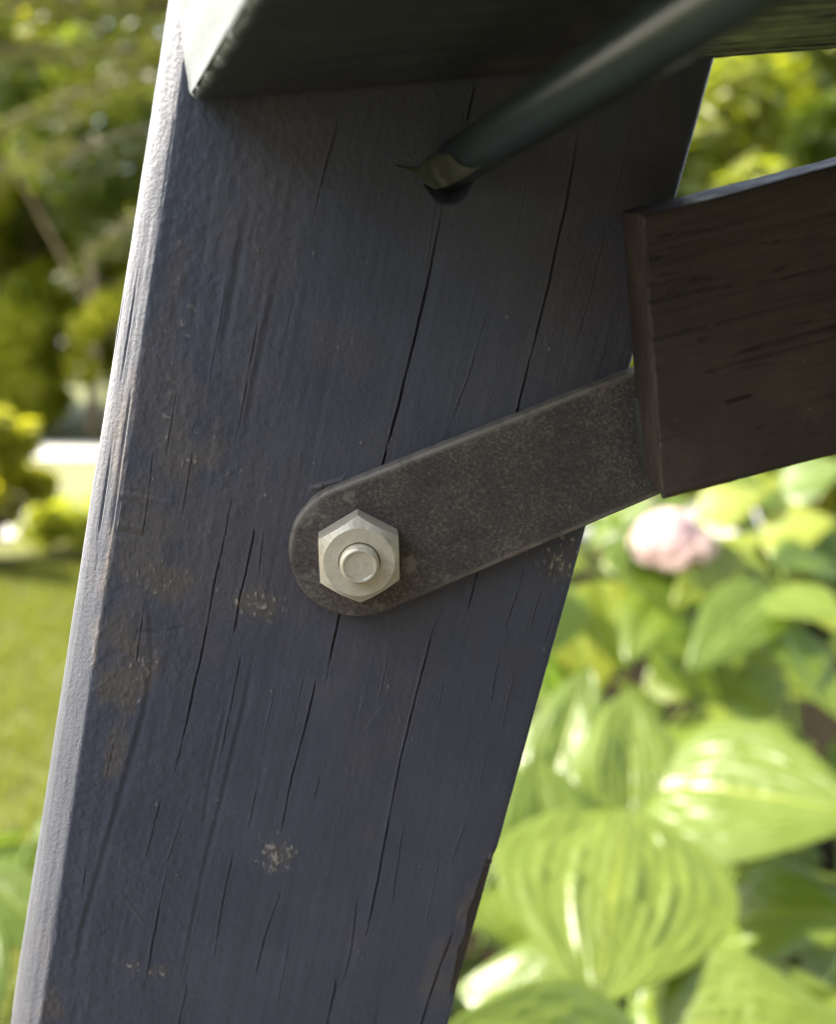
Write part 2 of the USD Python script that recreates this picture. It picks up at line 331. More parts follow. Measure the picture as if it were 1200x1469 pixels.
# soft creases where the paint follows the grain
for pl, wd, dep in [([(214, 840), (219, 950), (209, 1018), (175, 1137), (146, 1237), (118, 1337), (98, 1450)], 0.7, .22),
                    ([(372, 900), (352, 1010), (325, 1120), (290, 1260), (262, 1400)], 0.6, .16), ([(355, 300), (330, 440), (318, 520)], 0.8, .2),
                    ([(400, 380), (372, 520), (350, 640)], 0.7, .14), ([(330, 990), (300, 1130), (290, 1200)], .5, .12)]:
    q = np.array([sv(*p) for p in pl]); q = q[np.argsort(q[:, 1])]
    idx = np.where((rows >= q[0, 1]) & (rows <= q[-1, 1]))[0]; vv = rows[idx]
    sc = np.interp(vv, q[:, 1], q[:, 0]); tt = (vv - vv[0]) / (vv[-1] - vv[0]); tp = np.clip(np.minimum(tt, 1 - tt) * 5, 0, 1)
    dx = (prof[:NF, 0][None] - sc[:, None]) * 1000
    disp[idx[0]:idx[-1] + 1, :NF] += (-dep * np.exp(-(dx / wd) ** 2) + dep * 0.5 * np.exp(-((dx + 1.4 * wd) / wd) ** 2)) * tp[:, None] * 0.001
# knife nicks and scratches across the grain
def scratch(p0, p1, wd, h):
    a, b = np.array(sv(*p0)), np.array(sv(*p1)); ab = b - a; L2 = ab @ ab
    t = np.clip(((S[:, :NF] - a[0]) * ab[0] + (Vv[:, :NF] - a[1]) * ab[1]) / L2, 0, 1)
    d = np.hypot(S[:, :NF] - a[0] - t * ab[0], Vv[:, :NF] - a[1] - t * ab[1]) * 1000
    return h * np.exp(-(d / wd) ** 2) * 0.001, np.exp(-(d / (wd * 1.2)) ** 2)
speck = np.zeros_like(S); dn_s = fb(700, 700, 25, 2)[:, :NF] + 0.5
for p0, p1, wd, h, sp in [((170, 706), (246, 721), .35, .22, .2), ((170, 716), (220, 730), .3, -.2, 0), ((165, 751), (208, 757), .35, .2, .1), ((165, 762), (206, 768), .35, -.22, 0),
                          ((164, 772), (185, 778), .3, .18, .1), ((200, 905), (228, 908), .35, -.3, 0), ((240, 905), (262, 900), .3, -.2, 0), ((290, 1182), (345, 1163), .25, .07, .12),
                          ((175, 1285), (206, 1325), .25, .07, .22), ((275, 1430), (320, 1420), .25, .06, .15), ((525, 1045), (550, 1012), .3, .05, .15), ((446, 700), (462, 697), .3, .3, .7), ((460, 697), (492, 688), .25, .25, .5),
                          ((570, 1010), (575, 1035), .25, .05, .2), ((510, 1005), (535, 1030), .2, .04, .12), ((315, 1430), (345, 1465), .2, .05, .15)]:
    hh, mm = scratch(p0, p1, wd, h)
    disp[:, :NF] += hh; speck[:, :NF] = np.maximum(speck[:, :NF], mm * sp * 0.35 * np.clip(dn_s * 2.2 - 0.4, 0, 1))

def blob(cx, cy, rx, ry, rot=0.0):
    """soft elliptical mask on the leg in photograph pixels"""
    c = np.array(sv(cx, cy)); k = WID / 672
    dx, dy = (S - c[0]) / (rx * k), (Vv - c[1]) / (ry * k)
    cr, sr = math.cos(rot), math.sin(rot)
    return np.clip(1.3 - np.hypot(dx * cr + dy * sr, dy * cr - dx * sr), 0, 1)
dn = fb(260, 200, 21, 5) + 0.5
dn_l = fb(55, 18, 27, 4)
dn2 = fb(1400, 1100, 22, 3) + 0.5
dirt = np.zeros_like(S)
for cx, cy, rx, ry, am in [(225, 720, 100, 280, .55), (262, 655, 80, 65, .8), (225, 560, 60, 110, .45), (205, 780, 70, 85, .8), (235, 835, 45, 45, 1.0), (180, 965, 50, 75, 1.1), (165, 900, 40, 80, .8), (165, 1080, 18, 60, .8),
                           (370, 862, 38, 30, 1.0), (75, 1445, 22, 40, .9), (805, 800, 30, 45, .9), (228, 1392, 18, 14, .5), (187, 1385, 26, 18, .25), (395, 1222, 34, 34, .7),
                           (680, 1300, 26, 110, .8), (240, 470, 22, 150, .45), (485, 500, 70, 60, .25), (620, 700, 90, 40, .2), (640, 1390, 40, 90, .6)]:
    m = blob(cx, cy, rx, ry)
    dirt = np.maximum(dirt, 0.8 * am * np.clip((m * 1.5 + (dn - 0.5) * 3.6 - 0.42) * 1.1, 0, 1) * np.clip(m * 3, 0, 1))
for cx, cy, rx, ry, thr in [(395, 1222, 32, 36, .56), (370, 865, 40, 26, .6), (228, 1395, 16, 9, .55), (235, 835, 42, 34, .66), (205, 965, 26, 50, .64), (800, 800, 32, 45, .60), (187, 1387, 22, 14, .63), (640, 1430, 16, 30, .66), (262, 640, 85, 60, .70), (700, 1240, 14, 30, .62), (250, 500, 22, 190, .68)]:
    m = blob(cx, cy, rx, ry)
    speck = np.maximum(speck, np.clip((dn2 - thr + (m - 0.5) * 0.10) * 9, 0, 1) * np.clip(m * 2.5, 0, 1) * 0.75)
for _ in range(40):                                      # lone pale specks
    c = np.array(sv(r2.uniform(90, 840), r2.uniform(250, 1460))); rr = r2.uniform(.00012, .00028)
    j0, j1 = np.searchsorted(prof[:NF, 0], [c[0] - .001, c[0] + .001]); i0, i1 = np.searchsorted(rows, [c[1] - .001, c[1] + .001])
    if i1 > i0 and j1 > j0:
        d = np.hypot(S[i0:i1, j0:j1] - c[0], Vv[i0:i1, j0:j1] - c[1])
        g = np.exp(-(d / rr) ** 2); speck[i0:i1, j0:j1] = np.maximum(speck[i0:i1, j0:j1], g * 0.55); disp[i0:i1, j0:j1] += g * 0.00015
dirt = np.maximum(dirt, 0.30 * np.clip(dn_l * 4 + (dn - 0.5) * 1.5, 0, 1))
# flaked strip along the right arris
edge = np.clip(1 - (WID - S) / 0.0032, 0, 1) * (W > -0.004)
zone = np.clip(blob(672, 1330, 60, 135) * 2.0, 0, 1)
bare = np.clip((edge * 1.4 * zone + (dn - 0.5) * 1.2 - 0.35) * 5, 0, 1)
bare = np.maximum(bare, np.clip((blob(800, 800, 36, 60) * 1.0 + (dn - 0.5) * 1.5 - 0.72) * 4, 0, 1) * 0.5)
disp -= bare * 0.00035
disp += dirt * (0.00005 + 0.00030 * (dn2 - 0.45)) + speck * 0.00015
# the chamfer: streaks along the grain
isch = (np.arange(NC) >= NC - 46)[None]
disp += isch * (fb(1500, 3, 31, 2) * 0.00005 + fb(500, 60, 32, 3) * 0.00002)
disp += isch * -0.0004 * np.clip((fb(1600, 30, 33, 2) - 0.30) * 8, 0, 1)
sunlit_wear = isch * np.clip(0.02 + 0.3 * fb(1400, 4, 35, 3), 0, 0.3) * inv  # streaks of worn paint, also paled in place of sun on the chamfer
# hole where the rod enters
hc = np.array(sv(646, 258)); hd = np.hypot(S - hc[0], (Vv - hc[1]) * 1.0)
hole = np.clip((0.0042 + (dn - 0.5) * 0.003 - hd) / 0.0026, 0, 1) * (W > -0.001)
disp = disp * (1 - hole) - hole * 0.0035
disp *= inv
kv = np.interp(Vv, [sv(250, 60)[1], sv(170, 735)[1], sv(60, 1440)[1]], [0.60, 0.80, 1.0])
S_ = np.where(S < 0, S * kv, S); W_ = np.where(isch, W * kv, W)
Sd = S_ + disp * pn[:, 0]; Wd = W_ + disp * pn[:, 1]
legv = ORG + Sd[..., None] * ES + Vv[..., None] * AX + Wd[..., None] * N
q = grid_faces(NR, NC, True)
c0i, c1i = NR * NC, NR * NC + 1
lv = np.vstack([legv.reshape(-1, 3), legv[0].mean(0), legv[-1].mean(0)])
k = np.arange(NC); k2 = (k + 1) % NC
lf = np.vstack([tris(q)[:, ::-1], np.stack([k, k2, np.full(NC, c0i)], 1), np.stack([(NR - 1) * NC + k2, (NR - 1) * NC + k, np.full(NC, c1i)], 1)])
tm = trimesh.Trimesh(lv, lf, process=False)
if tm.volume < 0: lf = lf[:, ::-1]
pad = lambda a: np.concatenate([np.clip(a, 0, 1).ravel(), [0, 0]])
part('leg', (lv, lf), 'navy_paint', chair, smooth=True, vars={'sunlit_wear': pad(sunlit_wear), 'dirt': pad(dirt), 'bare': pad(bare), 'speck': pad(speck)})

# a sawn board: swept outline with rounded arrises, grain relief and drying cracks on its faces
def board(name, origin, ex, ey, ez, length, height, thick, mat, end_glare=0.0, r=0.002, step=0.0006, shear=0.0, cracks=(), seed=1, label=None, amp=1.0, endcut=0.0):
    """ex along the board, ey across its face, ez out of its face; origin is the front face's corner (x = 0, y = 0)"""
    yy = np.concatenate([np.arange(r, min(height - r, 0.12), 0.0003), np.linspace(0.121, height - r, 60) if height > 0.13 else [height - r]])
    ny = len(yy); pr = [(y, 0.0) for y in yy]
    def corner(cy, cz, a0):
        return [(cy + r * math.cos(a), cz + r * math.sin(a)) for a in np.linspace(a0, a0 - math.pi / 2, 7)[1:-1]]
    pr += corner(height - r, -r, math.pi / 2)
    pr += [(height, z) for z in np.linspace(-r, -thick + r, 12)] + corner(height - r, -thick + r, 0.0)
    pr += [(y, -thick) for y in np.linspace(height - r, r, 6)] + corner(r, -thick + r, -math.pi / 2) + [(0, z) for z in np.linspace(-thick + r, -r, 12)] + corner(r, -r, math.pi)
    pr = np.array(pr); ncol = len(pr)
    t_ = np.roll(pr, -1, 0) - np.roll(pr, 1, 0); nn = np.stack([-t_[:, 1], t_[:, 0]], 1); nn /= np.linalg.norm(nn, axis=1, keepdims=True) + 1e-12
    xs = np.concatenate([np.linspace(0.0003, r, 5), np.arange(r + step, min(length, 0.15), step), np.arange(min(length, 0.15), length, 0.004)])
    Y, X = np.meshgrid(pr[:, 0], xs); Z = np.broadcast_to(pr[:, 1], Y.shape)
    ar = np.concatenate([[0], np.cumsum(np.linalg.norm(np.diff(pr, axis=0), axis=1))]); A = np.broadcast_to(ar, Y.shape)
    P = lambda a, b, o, sd: meshkit.fbm(np.stack([X * a, A * b, X * 0 + sd], -1), o, sd) - 0.5
    d = P(25, 900, 3, seed) * 0.00035 + P(14, 2200, 2, seed + 5) * 0.00010 - np.clip(P(30, 1500, 2, seed + 6) - 0.2, 0, 1) * 0.0022 + P(500, 700, 3, seed + 1) * 0.00018 * amp + P(60, 60, 3, seed + 2) * 0.0006 + P(6, 260, 2, seed + 3) * 0.0004
    for i, (x0, y0, x1, y1, hw, dep) in enumerate(cracks):
        ii = np.where((xs >= x0) & (xs <= x1))[0]
        if len(ii) < 2: continue
        xx = xs[ii]; yc = np.interp(xx, [x0, x1], [y0, y1]) + 0.5 * (meshkit.fbm(np.stack([xx * 150, xx * 0 + i, xx * 0], -1), 3, i) - 0.5) * 0.0012
        tt = (xx - xx[0]) / (xx[-1] - xx[0]); tp = np.clip(np.minimum(tt, 1 - tt) * 5, 0, 1)
        dy = (pr[:ny, 0][None] - yc[:, None]) * 1000
        d[ii[0]:ii[-1] + 1, :ny] -= dep * np.clip(1.2 - np.abs(dy) / (0.7 * hw * tp[:, None] + 0.07), 0, 1) * tp[:, None] * 0.001
    ins = np.clip(1 - xs / r, 0, 1); ins = r * (1 - np.sqrt(np.clip(1 - ins ** 2, 0, 1)))
    cy, cz = height / 2, -thick / 2
    Yd = Y + d * nn[:, 0]; Zd = Z + d * nn[:, 1]
    Yd = cy + (Yd - cy) * (1 - ins[:, None] / (height / 2)); Zd = cz + (Zd - cz) * (1 - ins[:, None] / (thick / 2))
    Xd = X + shear * Yd + endcut * Zd + (meshkit.fbm(np.stack([Yd * 300, Zd * 300, Yd * 0], -1), 3, 5) - 0.5) * 0.0008 * (X < r)
    v = origin + Xd[..., None] * ex + Yd[..., None] * ey + Zd[..., None] * ez
    nr = len(xs)
    # end faces: rings shrinking to the middle, so that the sawn end keeps its relief
    v = v.reshape(-1, 3); f = [tris(grid_faces(nr, ncol, True))]
    base = 0; allv = [v]; cnt = len(v)
    for end in (0, nr - 1):
        prev = np.arange(ncol) + end * ncol
        ctr = v[prev].mean(0)
        for s_ in (0.8, 0.55, 0.3, 0.1):
            ring = ctr + (v[prev_end := np.arange(ncol) + end * ncol] - ctr) * s_
            ring = ring + ex * ((meshkit.fbm(ring * 900, 3, 9) - 0.5) * 0.0007)[:, None]
            allv.append(ring); cur = np.arange(ncol) + cnt; cnt += ncol
            qd = np.stack([prev, np.roll(prev, -1), np.roll(cur, -1), cur], 1)
            f.append(tris(qd if end else qd[:, ::-1])); prev = cur
        allv.append(ctr[None]); ci = cnt; cnt += 1
        tr = np.stack([prev, np.roll(prev, -1), np.full(ncol, ci)], 1)
        f.append(tr if end else tr[:, ::-1])
    V_, F_ = np.vstack(allv), np.vstack(f)
    if trimesh.Trimesh(V_, F_, process=False).volume < 0: F_ = F_[:, ::-1]
    dm = np.clip((meshkit.fbm(V_ * 60, 4, seed + 9) - 0.58) * 3, 0, 0.3)
    sm = np.clip((meshkit.fbm(V_ * 1100, 3, seed + 11) - 0.84) * 9, 0, 0.3)
    xl = (V_ - origin) @ ex - shear * ((V_ - origin) @ ey) - endcut * ((V_ - origin) @ ez)
    we = end_glare * np.clip(1.25 - xl / (r * 1.1), 0, 1) * np.clip(0.55 + 2.2 * (meshkit.fbm(V_ * 350, 4, 3) - 0.4), 0, 1)  # sawn end painted paler to stand in for sun glare on it
    return part(name, (V_, F_), mat, chair, smooth=True, label=label, vars={'sunlit_wear': we, 'dirt': dm, 'bare': V_[:, 0] * 0, 'speck': sm})

# rail to the right, its face 22 mm in front of the leg
STT = 0.0032
FR = BOLT + N * (STT + 0.019 + 0.0005)
tl, bl, tr_, br_ = (on_plane(*p, FR, N) for p in [(921, 309), (949, 716), (1200, 236), (1200, 652)])
RX = unit(0.5 * (unit(tr_ - tl) + unit(br_ - bl)))
RY = unit(np.cross(N, RX)); RY = RY if RY @ (tl - bl) > 0 else -RY
rh = (tl - bl) @ RY; sh = ((tl - bl) @ RX) / rh
rcr = []
def rxy(px, py):
    q_ = on_plane(px, py, FR, N) - bl
    y = q_ @ RY; return q_ @ RX - sh * y, y
for a, b, hw, dp in [((925, 372), (960, 362), .2, .8), ((990, 402), (1035, 392), .16, .6), ((930, 425), (1080, 405), .12, .5), ((1080, 405), (1200, 380), .08, .4), ((1075, 350), (1200, 335), .1, .4),
                     ((1010, 532), (1040, 527), .18, .7), ((1035, 529), (1160, 515), .1, .4), ((1035, 575), (1090, 566), .18, .8), ((990, 582), (1035, 576), .08, .4), ((1055, 505), (1110, 495), .12, .5),
                     ((980, 472), (1000, 469), .12, .5), ((1080, 612), (1110, 608), .12, .5), ((1150, 605), (1180, 602), .1, .4), ((1090, 652), (1115, 647), .1, .4), ((1000, 488), (1030, 483), .1, .4),
                     ((1110, 388), (1135, 382), .14, .5), ((1170, 460), (1200, 455), .14, .6), ((925, 340), (1060, 322), .1, .4), ((1140, 560), (1185, 548), .1, .5), ((940, 395), (1000, 386), .08, .4), ((1120, 470), (1180, 458), .09, .4)]:
    x0, y0 = rxy(*a); x1, y1 = rxy(*b); rcr.append((x0, y0, x1, y1, hw, dp))
board('rail', bl, RX, RY, N, 0.42, rh, 0.019, 'brown_black_paint', r=0.0007, shear=sh, cracks=rcr, seed=21, endcut=-0.08)

# armrest board resting against the leg's face, seen from below
PA, PC = on_plane(268, 150, BOLT + N * 0.0006, N), on_plane(1027, 89, BOLT + N * 0.0006, N)
AXH = unit(PC - PA)
G = np.array([0, -1.0, 0.0]); G = unit(G - AXH * (G @ AXH))
UP = unit(np.cross(AXH, -G)); UP = UP if UP[2] > 0 else -UP
PB = on_plane(362, 0, PA, UP)
lenB = (PB - PA)
ARM_W, ARM_T = 0.480, 0.030  # depth stretched out of view to keep sky light off the leg
kx, ky = (PB - PA) @ AXH, (PB - PA) @ G
# board: x along AXH, y along G (towards the viewer), face = underside
board('armrest', PA, AXH, G, -UP, 0.75, ARM_W, ARM_T, 'green_black_paint', r=0.0022, shear=kx / ky, seed=41, step=0.0008, end_glare=0.45)

# steel strap
SP_ = on_plane(515, 792, BOLT + N * STT, N)
def s2(p): d_ = p - SP_; return np.array([d_ @ ES, d_ @ AX])
R_S = 0.0134
from shapely.geometry import Polygon, MultiPoint, Point
pts = [Point(0, 0).buffer(R_S, 48)] + [Point(*s2(on_plane(*p, SP_, N))) for p in [(915, 531), (1010, 492), (945, 711), (1040, 668)]]
hull = pts[0]
from shapely import union_all
hull = union_all(pts).convex_hull
def rounded_plate(poly, thick, r, o, e1, e2, e3, name, mat, parent, dens=0.0006):
    """plate with rounded arrises: rings of the inset outline; the face is a fine grid"""
    rings = []
    for a in np.linspace(0, math.pi / 2, 5):
        rings.append((r * (1 - math.cos(math.pi / 2 - a)) * 1.0, -r * (1 - math.sin(math.pi / 2 - a))))
    base = np.array(poly.exterior.coords)[:-1]
    L = np.concatenate([[0], np.cumsum(np.linalg.norm(np.diff(np.vstack([base, base[:1]]), axis=0), axis=1))])
    n = int(L[-1] / dens); t = np.linspace(0, L[-1], n, endpoint=False)
    bb = np.vstack([base, base[:1]]); P_ = np.stack([np.interp(t, L, bb[:, 0]), np.interp(t, L, bb[:, 1])], 1)
    tt = np.roll(P_, -1, 0) - np.roll(P_, 1, 0); nn = np.stack([-tt[:, 1], tt[:, 0]], 1); nn /= np.linalg.norm(nn, axis=1, keepdims=True)
    c = P_.mean(0); nn *= np.sign(((c - P_) * nn).sum(1))[:, None]
    vs = [np.column_stack([P_, np.full(n, -thick)])]
    for a in np.linspace(0, math.pi / 2, 6):
        vs.append(np.column_stack([P_ + nn * r * (1 - math.cos(a)), np.full(n, -r + r * math.sin(a))]))
    V3 = np.vstack(vs); F = [tris(grid_faces(len(vs), n, True))]
    hand = np.sign(np.dot(np.cross(e1, e2), e3))
    t0 = F[0][-1]; cz_ = np.cross(V3[t0[1]] - V3[t0[0]], V3[t0[2]] - V3[t0[0]])[2]
    if cz_ * hand < 0: F[0] = F[0][:, ::-1]
    inner = Polygon(vs[-1][:, :2])
    from scipy.spatial import Delaunay
    x0, y0, x1, y1 = inner.bounds; gx, gy = np.meshgrid(np.arange(x0, x1, 0.00045), np.arange(y0, y1, 0.00045))
    from shapely import contains_xy
    gp = np.column_stack([gx.ravel(), gy.ravel()]); gp = gp[contains_xy(inner.buffer(-0.0004), gp[:, 0], gp[:, 1])]
    tv = np.vstack([vs[-1][:, :2], gp]); tf = Delaunay(tv).simplices
    a_, b_, c_ = tv[tf[:, 0]], tv[tf[:, 1]], tv[tf[:, 2]]
    cw = ((b_ - a_)[:, 0] * (c_ - a_)[:, 1] - (b_ - a_)[:, 1] * (c_ - a_)[:, 0]) < 0
    tf[cw] = tf[cw][:, ::-1]
    area_ = np.abs((b_ - a_)[:, 0] * (c_ - a_)[:, 1] - (b_ - a_)[:, 1] * (c_ - a_)[:, 0]); tf = tf[area_ > 1e-12]
    if hand < 0: tf = tf[:, ::-1]
    tz = (meshkit.fbm(np.column_stack([tv * 700, tv[:, 0] * 0]), 3, 2) - 0.5) * 0.00012
    tz = tz * 0
    F.append(tf + len(V3)); V3 = np.vstack([V3, np.column_stack([tv, tz])])
    bv, bf = trimesh.creation.triangulate_polygon(Polygon(P_), engine='earcut')
    bf = np.asarray(bf); q0 = bf[0]; s0_ = np.cross(bv[q0[1]] - bv[q0[0]], bv[q0[2]] - bv[q0[0]]) * hand
    F.append((bf if s0_ < 0 else bf[:, ::-1]) + len(V3)); V3 = np.vstack([V3, np.column_stack([bv, np.full(len(bv), -thick)])])
    world = o + V3[:, :1] * e1 + V3[:, 1:2] * e2 + V3[:, 2:] * e3
    m = trimesh.Trimesh(world, np.vstack(F), process=False); m.merge_vertices()
    return m
sm_ = rounded_plate(hull, STT, 0.0007, SP_, ES, AX, N, 'strap', 'worn_steel', chair)
loc2 = np.stack([(sm_.vertices - SP_) @ ES, (sm_.vertices - SP_) @ AX], 1)
from shapely import points as _pts, distance as _dist
ed = _dist(hull.exterior, _pts(loc2))
rim_light_wear = np.clip(1.3 - ed / 0.0010, 0, 1) * np.clip((meshkit.fbm(sm_.vertices * 420, 4, 8) - 0.22) * 3, 0, 1) * np.clip(1.1 - (loc2[:, 1] + 0.004) / 0.012, 0.12, 1) * 0.95  # light on the upper rim painted in, mottled like bare steel
def sblob(cx, cy, rx, ry, ang, thr, am):
    c_ = s2(on_plane(cx, cy, SP_, N)); k_ = WID / 672; d_ = (loc2 - c_) / k_; ca, sa = math.cos(ang), math.sin(ang)
    m_ = 1.3 - np.hypot((d_[:, 0] * ca + d_[:, 1] * sa) / rx, (d_[:, 1] * ca - d_[:, 0] * sa) / ry)
    return am * np.clip((meshkit.fbm(np.column_stack([loc2 * 900, loc2[:, 0] * 0]), 3, 6) - thr + (np.clip(m_, 0, 1) - 0.5) * 0.35) * 6, 0, 1) * np.clip(m_ * 2, 0, 1)
for a_ in [(586, 808, 14, 18, .3, .50, .7), (452, 735, 34, 14, -.7, .56, .6), (500, 712, 16, 12, 0, .6, .5), (440, 835, 26, 26, 0, .62, .5), (660, 790, 12, 20, .5, .6, .5), (650, 830, 90, 10, -.3, .60, .45), (540, 870, 60, 10, -.1, .62, .4)]:
    rim_light_wear = np.maximum(rim_light_wear, sblob(*a_))
for i_ in range(7):
    a_, b_ = s2(on_plane(420, 822 + i_ * 5, SP_, N)), s2(on_plane(456 + 3 * (i_ % 3), 826 + i_ * 5, SP_, N)); t_ = np.clip(((loc2 - a_) @ (b_ - a_)) / ((b_ - a_) @ (b_ - a_)), 0, 1)
    rim_light_wear = np.maximum(rim_light_wear, 0.3 * np.exp(-(np.linalg.norm(loc2 - a_ - t_[:, None] * (b_ - a_), axis=1) / 0.00022) ** 2))
mv = trimesh.graph.smooth_shade(trimesh.Trimesh(sm_.vertices, sm_.faces, process=False), angle=np.radians(35), facet_minarea=None)
from scipy.spatial import cKDTree
strap = part('strap', (mv.vertices, mv.faces), 'worn_steel', chair, smooth=True, vars={'speck': rim_light_wear[cKDTree(sm_.vertices).query(mv.vertices)[1]]})

def local(v): return SP_ + v[:, :1] * ES + v[:, 1:2] * AX + v[:, 2:] * N
def hexnut(flat, h, rot):
    R = flat / math.sqrt(3)
    th = np.arange(6) * math.pi / 3 + rot
    hx = manifold3d.CrossSection([np.stack([R * np.cos(th), R * np.sin(th)], 1)])
    m = manifold3d.Manifold.extrude(hx, h)
    r0 = flat / 2 * 0.885; sl = 0.85
    cone = manifold3d.Manifold.cylinder(h + 0.0, r0 + h / sl, r0, 96)
    return m ^ cone
nutm = hexnut(0.0149, 0.0060, math.atan2(*(s2(on_plane(510, 727, SP_, N))[::-1])) + 0.04)
hole_c = manifold3d.Manifold.cylinder(0.02, 0.0039, 0.0039, 64).translate([0, 0, -0.005])
nm = (nutm - hole_c).to_mesh()
nut = part('nut', (local(np.array(nm.vert_properties[:, :3])), np.array(nm.tri_verts)), 'zinc', strap, smooth=22)
def lathe(pr, seg=64):
    pr = np.array(pr); th = np.arange(seg) / seg * 2 * math.pi
    v = np.stack([pr[:, 0][:, None] * np.cos(th), pr[:, 0][:, None] * np.sin(th), np.broadcast_to(pr[:, 1][:, None], (len(pr), seg))], -1).reshape(-1, 3)
    return v, tris(grid_faces(len(pr), seg, True))
bz = 0.0060
bv, bf = lathe([(0.0037, -0.03), (0.0037, bz + 0.0012), (0.00365, bz + 0.0016), (0.0034, bz + 0.0021), (0.0031, bz + 0.0023), (0.0028, bz + 0.00225), (0.0026, bz + 0.0020), (0.00001, bz + 0.0019)])
part('bolt', (local(bv), bf), 'zinc', strap, smooth=40)

# sealant squeezed out between strap and rail
bead = trimesh.creation.icosphere(3, 1.0)
bvv = bead.vertices.copy()
bvv *= (0.75 + 0.7 * meshkit.fbm(bvv * 1.7, 4, 3))[:, None]
e0, e1_ = on_plane(919, 575, SP_, N), on_plane(933, 690, SP_, N)
ml, bx_ = (e0 + e1_) / 2, unit(e1_ - e0)
by_ = unit(np.cross(N, bx_))
bvv = ml + N * 0.0018 + bvv[:, :1] * bx_ * np.linalg.norm(e1_ - e0) * 0.55 + bvv[:, 1:2] * by_ * 0.0019 + bvv[:, 2:] * N * 0.0022
part('sealant_bead', (bvv, bead.faces), 'dark_sealant', chair, smooth=True)

# rod that runs from the leg towards the viewer, with the skin of paint round its foot
RB = on_plane(646, 242, BOLT, N) - N * 0.005
RT = at(1062, -22, 0.105)
rd = unit(RT - RB); RE = RB + rd * (np.linalg.norm(RT - RB) + 0.05)
tpos = np.linspace(0, 1, 30)
rv, rf = tube(RB + (RE - RB) * tpos[:, None], 0.0040, 40)
part('rod', (rv, rf), 'blue_grey_paint', chair, smooth=40)
def skin():
    # torn film from (565,238) round under the rod to (690,238)
    low = np.array([(566, 239), (583, 243), (597, 252), (610, 264), (625, 272), (645, 267), (664, 258), (680, 247), (692, 238)], float)
    up = np.array([(566, 237), (586, 240), (602, 240), (606, 232), (626, 220), (646, 222), (660, 236), (676, 242), (692, 237)], float)
    lift_l = np.array([0, .2, .6, 1.2, 2.0, 1.8, 1.2, .5, 0]) * 0.001
    lift_u = np.array([0, .2, 1.0, 3.0, 6.2, 6.0, 3.4, .8, 0]) * 0.001
    t = np.linspace(0, 8, 60); i8 = np.arange(9)
    sm3 = lambda a: np.interp(t, i8, a)
    def pt(x, y, lift):
        base = on_plane(x, y, BOLT + N * lift, N)
        r = unit(ray(x, y)); rr = 0.0040 + 0.00025               # lies on the rod where it covers the rod
        o = EYE - RB; d1 = r - rd * (r @ rd); o1 = o - rd * (o @ rd)
        A_, B_, C_ = d1 @ d1, 2 * d1 @ o1, o1 @ o1 - rr * rr
        disc = B_ * B_ - 4 * A_ * C_
        if disc > 0:
            p = EYE + r * (-B_ - math.sqrt(disc)) / (2 * A_)
            if (p - base) @ N > 0: return p
        return base
    V = []
    for j, fr in enumerate(np.linspace(0, 1, 13)):
        V.append([pt(sm3(low[:, 0])[x] * (1 - fr) + sm3(up[:, 0])[x] * fr, sm3(low[:, 1])[x] * (1 - fr) + sm3(up[:, 1])[x] * fr, 0.0004 + sm3(lift_l)[x] * (1 - fr)) for x in range(60)])
    V = np.array(V)
    for _ in range(3): V[1:-1, 1:-1] = (V[:-2, 1:-1] + V[2:, 1:-1] + V[1:-1, :-2] + V[1:-1, 2:]) / 4 + N * 0.00003
    V = np.array(V); back = V - N * 0.00025
    r_, c_ = V.shape[:2]
    f = grid_faces(r_, c_); f2 = f[:, ::-1] + r_ * c_
    return np.vstack([V.reshape(-1, 3), back.reshape(-1, 3)]), np.vstack([tris(f), tris(f2)])
part('paint_skin', skin(), 'paint_skin', chair, smooth=True, label='torn film of old paint round the foot of the rod')

